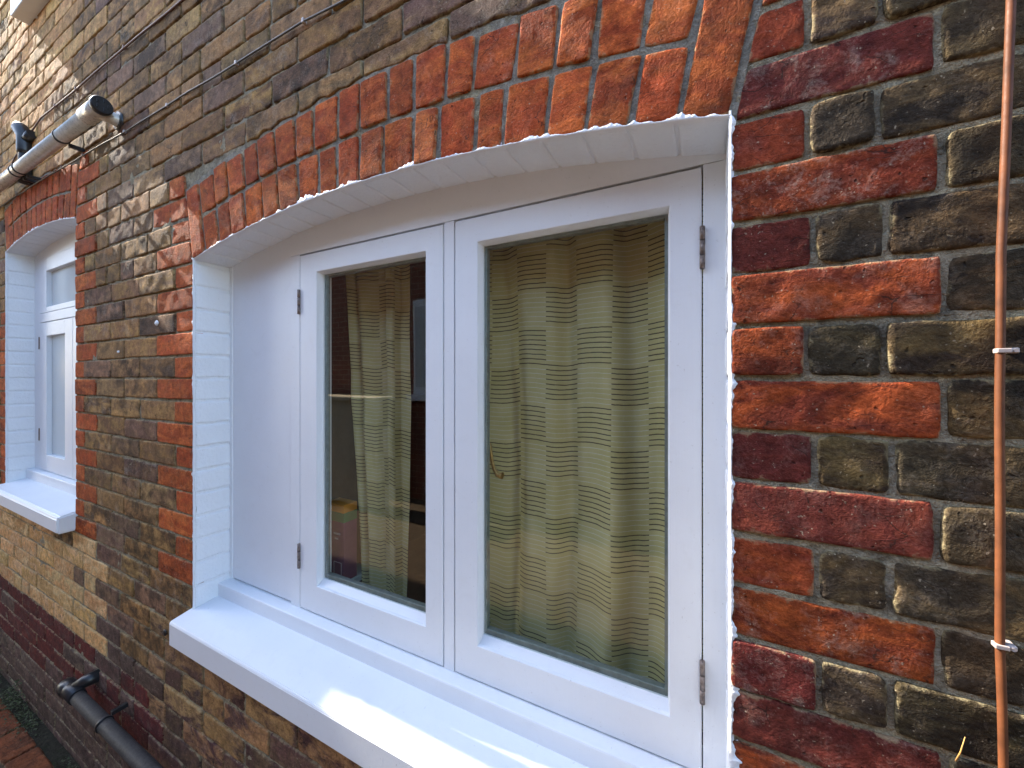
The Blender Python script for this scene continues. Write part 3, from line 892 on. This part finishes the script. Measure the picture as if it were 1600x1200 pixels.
for x in (YX0 - .01, YX1 + .008): V += [(x, y, z) for y, z in pf]
F = [tuple(range(nf))[::-1], tuple(range(nf, 2 * nf))] + [(i, (i + 1) % nf, nf + (i + 1) % nf, nf + i) for i in range(nf)]
bm = bmesh.new(); me = pym('s', V, F, False); bm.from_mesh(me); bpy.data.meshes.remove(me)
bmesh.ops.bevel(bm, geom=list(bm.edges), offset=.007, segments=3, affect='EDGES')
under(link('sill', bmm('sill', bm), M_PAINT), fw)
o = box('upper_sill', -3.10, -1.9, -.06, .02, 3.325, 3.405, M_PAINT, None, .006); hp(o)
o['label'] = 'white painted sill of an upper window'
# small marks on the wall
def blob(name, x, z, r, mat, s=1.0, y=-.004):
    bm = bmesh.new(); bmesh.ops.create_icosphere(bm, subdivisions=2, radius=r)
    for v in bm.verts:
        k = 1 + .25 * v1(v.co.x / r * 2 + x * 9, 3) + .2 * v1(v.co.z / r * 2 + z * 7, 8)
        v.co = Vector((v.co.x * k, v.co.y * .35, v.co.z * k * s))
    o = link(name, bmm(name, bm, True), mat, None, (x, y, z)); hp(o)
blob('filler_patch', -1.718, 1.713, .012, M_PAINTM, .8); blob('filler_patch', -2.029, 1.622, .009, M_PAINTM, .7)
blob('black_plug', -1.654, .650, .011, M_BLACK, 1.0, -.006)

# ------------------------------------------------------------------ room behind the window
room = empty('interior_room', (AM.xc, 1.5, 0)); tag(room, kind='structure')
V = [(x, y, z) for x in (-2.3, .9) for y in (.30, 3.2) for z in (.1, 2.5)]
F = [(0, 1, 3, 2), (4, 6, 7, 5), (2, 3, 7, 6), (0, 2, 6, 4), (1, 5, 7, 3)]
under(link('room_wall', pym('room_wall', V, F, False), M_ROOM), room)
under(box('window_board', XL, -1.0, .172, .30, .865, .885, M_BOARD, None, .003), room)
under(box('window_board', -.999, XR, .172, .188, .865, .885, M_BOARD, None, .003), room)

# ------------------------------------------------------------------ curtains
def curtain(name, x0t, x1t, x0b, x1b, z0, z1, y, amp, wl, seed, u_off):
    nx, nz = 170, 120; V = np.zeros((nx + 1, nz + 1, 3)); UV = np.zeros((nx + 1, nz + 1, 2))
    for j in range(nz + 1):
        t = j / nz; z = z0 + t * (z1 - z0)
        a, b = x0b + (x0t - x0b) * t, x1b + (x1t - x1b) * t
        s = np.linspace(0, 1, nx + 1); x = a + s * (b - a)
        ph = 2 * math.pi * (s * (x1t - x0t) / wl) + 2.4 * np.array(vn(np.stack([s * 5, np.full(nx + 1, z * .8), np.full(nx + 1, seed)], -1), seed))
        k = .75 + .35 * vn(np.stack([s * 6, np.full(nx + 1, z * 1.2), np.full(nx + 1, 4.2)], -1), seed + 3)
        yy = y + amp * k * (np.sin(ph) + .25 * np.sin(2.3 * ph + 1)) + .004 * vn(np.stack([x * 18, np.full(nx + 1, z * 9), np.full(nx + 1, 1.)], -1), seed + 7)
        V[:, j, 0] = x + .25 * amp * np.cos(ph); V[:, j, 1] = yy; V[:, j, 2] = z
        UV[:, j, 1] = z + .0055 * np.sin(ph + .8) * (1.25 - t) ** 2 + .005 * vn(np.stack([s * 4, np.full(nx + 1, z * 1.5), np.full(nx + 1, 9.)], -1), seed + 5) + .004 * vn(np.stack([s * 7, np.full(nx + 1, z * 2), np.full(nx + 1, 6.)], -1), seed)
    d = np.hypot(np.diff(V[:, nz // 2, 0]), np.diff(V[:, nz // 2, 1])); u = np.concatenate([[0], np.cumsum(d)]) + u_off
    UV[:, :, 0] = u[:, None]
    idx = np.arange((nx + 1) * (nz + 1)).reshape(nx + 1, nz + 1)
    F = [(idx[i, j], idx[i + 1, j], idx[i + 1, j + 1], idx[i, j + 1]) for i in range(nx) for j in range(nz)]
    me = pym(name, V.reshape(-1, 3), F); uvl = me.uv_layers.new(name='UVMap'); fu = UV.reshape(-1, 2)
    li = np.zeros(len(me.loops), np.int32); me.loops.foreach_get('vertex_index', li)
    uvl.data.foreach_set('uv', fu[li].astype(np.float32).ravel())
    return link(name, me, M_CURT)
c1 = curtain('curtain', -.66, .17, -.66, .17, .80, 2.15, .228, .021, .150, 2, 0.0)
tag(c1, 'olive cream curtain with staggered dark dashes filling the right-hand pane', 'curtain')
c2 = curtain('curtain', -1.10, -.80, -.995, -.825, .80, 2.15, .262, .016, .12, 9, .3)
tag(c2, 'narrow gathered olive curtain hanging behind the left-hand pane', 'curtain')

# ------------------------------------------------------------------ carton on the inner window board
bx = empty('carton', (-1.10, .26, .885)); tag(bx, 'purple carton with green and orange bands on the inner window board', 'box')
M_PURP = mat_simple('purple_card', (.16, .05, .10), .5, 0, .15, 20); M_GRN = mat_simple('green_card', (.03, .16, .07), .5, 0, .15, 20)
M_ORA = mat_simple('orange_card', (.55, .22, .02), .5, 0, .15, 20); M_LBL = mat_simple('pale_print', (.5, .42, .45), .5, 0, .1, 20)
def cb(name, *a, mat):
    o = box(name, *a, mat, None, .001); under(o, bx)
cb('carton_body', -1.088, -1.005, .185, .235, .886, 1.07, mat=M_PURP)
cb('green_band', -1.0885, -1.0045, .1845, .2355, 1.07, 1.10, mat=M_GRN)
cb('orange_band', -1.0885, -1.0045, .1845, .2355, 1.10, 1.125, mat=M_ORA)
for a in ((-1.05, -1.015, .905, .907), (-1.05, -1.015, .943, .945), (-1.05, -1.048, .907, .943), (-1.017, -1.015, .907, .943), (-1.05, -1.02, 1.03, 1.036), (-1.045, -1.03, 1.015, 1.02)):
    cb('printed_mark', a[0], a[1], .1835, .1848, a[2], a[3], mat=M_LBL)

# ------------------------------------------------------------------ pipes and cables
p = empty('waste_pipe', (-2.7, -.06, 2.52)); tag(p, 'silvery grey waste pipe running along the wall above the far window', 'pipe')
PZ, PY = 2.523, -.062
under(tube('pipe', [(-4.0, PY, PZ), (-2.06, PY, PZ)], .0245, M_PIPES, None, 24), p)
under(tube('socket', [(-2.13, PY, PZ), (-2.128, PY, PZ), (-2.05, PY, PZ), (-2.0, PY, PZ)], [.026, .0285, .0285, .0285], M_PIPES, None, 24), p)
under(tube('end_cap', [(-2.004, PY, PZ), (-2.0, PY, PZ), (-1.982, PY, PZ), (-1.978, PY, PZ)], [.0295, .031, .031, .028], M_BLACK, None, 24), p)
bm = bmesh.new()
for a in range(5):
    an = a * math.pi * 2 / 5; add_box(bm, -1.979, -1.9755, PY + .016 * math.cos(an) - .003, PY + .016 * math.cos(an) + .003, PZ + .016 * math.sin(an) - .006, PZ + .016 * math.sin(an) + .006, .0008, 1)
under(link('cap_grip', bmm('cap_grip', bm), M_BLACK), p)
under(tube('wall_branch', [(-2.035, PY + .01, PZ - .004), (-2.03, .0, PZ - .01), (-2.03, .03, PZ - .01)], .024, M_PIPES, None, 20), p)
under(tube('wall_collar', [(-2.03, -.008, PZ - .01), (-2.03, .01, PZ - .01)], [.034, .034], M_BLACK, None, 20), p)
for cx in (-2.39, -2.93, -2.985):
    under(tube('clip', [(cx - .006, PY, PZ), (cx + .006, PY, PZ)], .0275, M_BLACK, None, 24), p)
    under(box('clip_foot', cx - .007, cx + .007, PY + .02, .004, PZ - .033, PZ - .018, M_BLACK, None, .001), p)
v_ = empty('vent_pipe', (-3.1, -.05, 2.55)); tag(v_, 'short black upright pipe standing behind the silvery waste pipe', 'pipe')
under(tube('pipe', [(-3.06, -.02, 2.50), (-3.06, -.02, 2.70)], .024, M_PIPE, None, 20), v_)
under(tube('socket', [(-3.06, -.02, 2.645), (-3.06, -.02, 2.66), (-3.062, -.02, 2.735), (-3.09, -.03, 2.78), (-3.10, -.03, 2.79)], [.027, .03, .03, .031, .026], M_BLACK, None, 20), v_)
under(tube('branch', [(-3.05, -.02, 2.715), (-2.995, -.01, 2.735)], [.02, .022], M_BLACK, None, 16), v_)
under(tube('collar', [(-3.06, -.02, 2.575), (-3.06, -.02, 2.59)], .027, M_BLACK, None, 20), v_)

q = empty('drain_pipe', (-1.8, -.06, .25)); tag(q, 'dark grey drain pipe with black end fitting low on the wall', 'pipe')
QZ, QY = .262, -.062
under(tube('pipe', [(-2.24, QY, QZ), (-.9, QY, QZ - .02), (3.5, QY, QZ - .08)], .0225, M_PIPE, None, 24), q)
under(tube('end_fitting', [(-2.345, QY, QZ), (-2.34, QY, QZ), (-2.305, QY, QZ), (-2.30, QY, QZ), (-2.295, QY, QZ), (-2.215, QY, QZ)], [.026, .03, .03, .026, .0265, .0265], M_BLACK, None, 24), q)
under(tube('wall_branch', [(-2.275, QY + .01, QZ + .012), (-2.25, QY + .03, QZ + .03), (-2.235, .012, QZ + .036)], [.02, .024, .024], M_BLACK, None, 20), q)
for cx in (-1.962, -1.25):
    under(tube('clip', [(cx - .006, QY, QZ - .004), (cx + .006, QY, QZ - .004)], .0255, M_BLACK, None, 24), q)
    under(box('clip_foot', cx - .007, cx + .007, QY + .018, .004, QZ + .015, QZ + .03, M_BLACK, None, .001), q)

def cable(name, pts, rad, mat, clips, label, cmat, vertical=False):
    root = empty(name, pts[0]); tag(root, label, 'cable')
    P = []
    for i in range(len(pts) - 1):
        a, b = Vector(pts[i]), Vector(pts[i + 1])
        for s in range(8):
            c = a.lerp(b, s / 8); w = .0035 if not vertical else .0012
            c.z += 0 if vertical else w * v1(c.x * 6, 5); c.x += w * v1(c.z * 6, 7) if vertical else 0
            P.append(c)
    P.append(Vector(pts[-1]))
    under(tube('sheath', P, rad, mat, None, 12), root)
    for (x, y, z) in clips:
        if vertical:
            bm = bmesh.new(); add_box(bm, x - rad - .001, x + rad + .003, y - rad - .0012, y + rad, z - .0026, z + .0026, .001, 2)
            add_tube(bm, [(x + rad + .006, y - .004, z), (x + rad + .006, .004, z)], .0022, 8)
            add_box(bm, x + rad + .002, x + rad + .010, y - .002, .003, z - .003, z + .003, .001, 1)
        else:
            bm = bmesh.new(); add_box(bm, x - .004, x + .004, y - rad - .001, .004, z - rad - .001, z + rad + .006, .001, 1)
        under(link('clip', bmm('clip', bm), cmat), root)
bz = [(-1.35, 2.752), (-1.52, 2.757), (-1.971, 2.772), (-2.447, 2.776), (-2.894, 2.79), (-3.30, 2.70), (-3.55, 2.60)]
cable('bell_wire', [(x, -.006, z) for x, z in bz], .0032, M_CABB, [(-1.971, -.006, 2.772), (-2.447, -.006, 2.776), (-2.70, -.006, 2.783)], 'thin brown wire running along the wall near the top left', M_CABB)
gz = [(-.60, 2.41), (-.76, 2.419), (-.924, 2.434), (-1.227, 2.438), (-1.639, 2.446), (-1.971, 2.452), (-2.375, 2.468), (-2.80, 2.484), (-3.4, 2.49), (-4.0, 2.49)]
cable('wall_wire', [(x, -.006, z) for x, z in gz], .0025, M_CABG, [(-.924, -.006, 2.434), (-1.227, -.006, 2.438), (-1.639, -.006, 2.446), (-1.971, -.006, 2.452), (-2.375, -.006, 2.468), (-2.62, -.006, 2.477)], 'thin grey wire clipped along the bricks above the large arch', M_CLIP)
cz = [(.306, 2.15), (.3035, 1.946), (.300, 1.803), (.2955, 1.659), (.296, 1.551), (.295, 1.368), (.2945, 1.22), (.298, 1.078), (.300, .6)]
cable('brown_cable', [(x, -.009, z) for x, z in cz], .0039, M_COPPER, [(.296, -.009, 1.551), (.2945, -.009, 1.218)], 'orange-brown cable clipped upright on the dark bricks at right', M_CLIP, True)

# ------------------------------------------------------------------ paving and weeds at the wall foot
random.seed(21)
for i in range(13):
    for j in range(7):
        x0 = -4.3 + i * .225 + (.11 if j % 2 else 0); y1 = -.05 - j * .112
        z = GZ + random.uniform(-.004, .004)
        P = lambda u, v: (x0 + u * .213, y1 - .101 + v * .101)
        V, F = brick_data(P, .213, .101, W=lambda a, b, c: np.stack([a, b, z - c], -1), nu=8, nv=6, rough=.003, edge=.003, chip=.006, bev=.005)
        me, ctr = finish_mesh('paving_brick', [(V, F, brick_cols('paver', x0, z))])
        o = link('paving_brick', me, None, None, ctr); o.parent = gr
def leaf_mat():
    t = NT('weed_leaf'); P = t.n('NewGeometry').outputs['Position']; n = t.noise(P, 40, 3)
    t.l(t.mix(t.ramp(n, .35, .65), (.022, .04, .008), (.055, .07, .015)), t.b.inputs['Base Color']); t.b.inputs['Roughness'].default_value = .6
    return t.m
V, F = [], []
for i in range(4200):
    x = random.uniform(-4.0, -1.7); d = abs(random.gauss(0, .035)); y = -.012 - d * 1.2
    if v1(x * 5, 77) + random.uniform(-.4, .4) < -.15: continue
    z = GZ - .008 + random.random() ** 2 * .075 * max(.2, 1 - d / .1) * (1 + v1(x * 7, 9)); s = random.uniform(.004, .011)
    m = Matrix.Rotation(random.uniform(0, 6.28), 3, 'Z') @ Matrix.Rotation(random.uniform(-1.1, 1.1), 3, 'X')
    k = len(V)
    for a, b, c in ((0, 0, 0), (.45, .5, .12), (0, 1.1, 0), (-.45, .5, .12)):
        w = m @ Vector((a, b, c)) * s; V.append((x + w.x, y + w.y, z + w.z))
    F.append((k, k + 1, k + 2, k + 3))
o = link('weeds', pym('weeds', V, F), leaf_mat()); tag(o, 'low green moss and weeds along the foot of the wall', kind='stuff')
tag(tube('dry_straw', [(.262, -.004, 1.068), (.2625, -.012, 1.085), (.2655, -.014, 1.106)], [.0009, .0008, .0004], mat_simple('straw', (.5, .27, .08), .7), None, 6), 'thin dry straw sticking out of the mortar at lower right', 'straw')
tag(link('fallen_petal', pym('fallen_petal', [(-2.93, -.23, GZ + .012), (-2.905, -.24, GZ + .022), (-2.885, -.225, GZ + .014), (-2.9, -.20, GZ + .010), (-2.925, -.205, GZ + .016)], [(0, 1, 2, 3, 4)]), mat_simple('pink_petal', (.6, .06, .10), .6)), 'small pink petal lying on the paving by the weeds', 'petal')

# ------------------------------------------------------------------ house across the passage (seen mirrored in the panes)
opp = empty('facing_house', (0, -3.3, GZ)); tag(opp, 'red brick house across the passage mirrored faintly in the window glass', 'house')
OY = -3.3
under(box('wall', -8.0, 5.0, OY - .3, OY, GZ, 3.7, M_OPP), opp)
under(box('roof', -8.1, 5.1, OY - 4.0, OY + .15, 3.7, 3.8, M_SLATE, None, .01), opp)
for wx in (-3.35, 1.6):
    under(box('window_frame', wx - .30, wx + .30, OY - .02, OY + .03, 1.3, 2.6, M_PAINT, None, .01), opp)
    for a in (-.26, .02):
        under(box('window_pane', wx + a, wx + a + .24, OY + .02, OY + .034, 1.4, 2.5, M_FROST), opp)
    under(box('sill', wx - .36, wx + .36, OY - .02, OY + .1, 1.21, 1.295, M_PAINT, None, .01), opp)
gw = empty('garden_wall', (-5.0, -2.7, GZ)); tag(gw, 'low cream rendered wall across the passage mirrored in the left-hand pane', 'wall')
M_CREAM = mat_simple('cream_render', (.62, .50, .33), .9, 0, .12, 6, .003)
under(box('render', -7.5, -3.75, -2.95, -2.7, GZ, 1.22, M_CREAM, None, .01), gw)
under(box('coping', -7.55, -3.70, -3.0, -2.65, 1.22, 1.28, M_CREAM, None, .012), gw)
# unseen block added to keep the low sun off the foot of the wall
blocker = empty('sun_blocker', (-10, 0, GZ)); tag(blocker, 'unseen brown brick sun blocker added at the far left', 'house')
under(box('wall', -12.0, -8.6, -1.75, 4.5, GZ, 6.66, M_HOUSE), blocker)
under(box('roof', -12.2, -8.45, -1.9, 4.65, 6.66, 6.79, M_SLATE, None, .01), blocker)  # top slab of the added blocker, height set for the shade edge
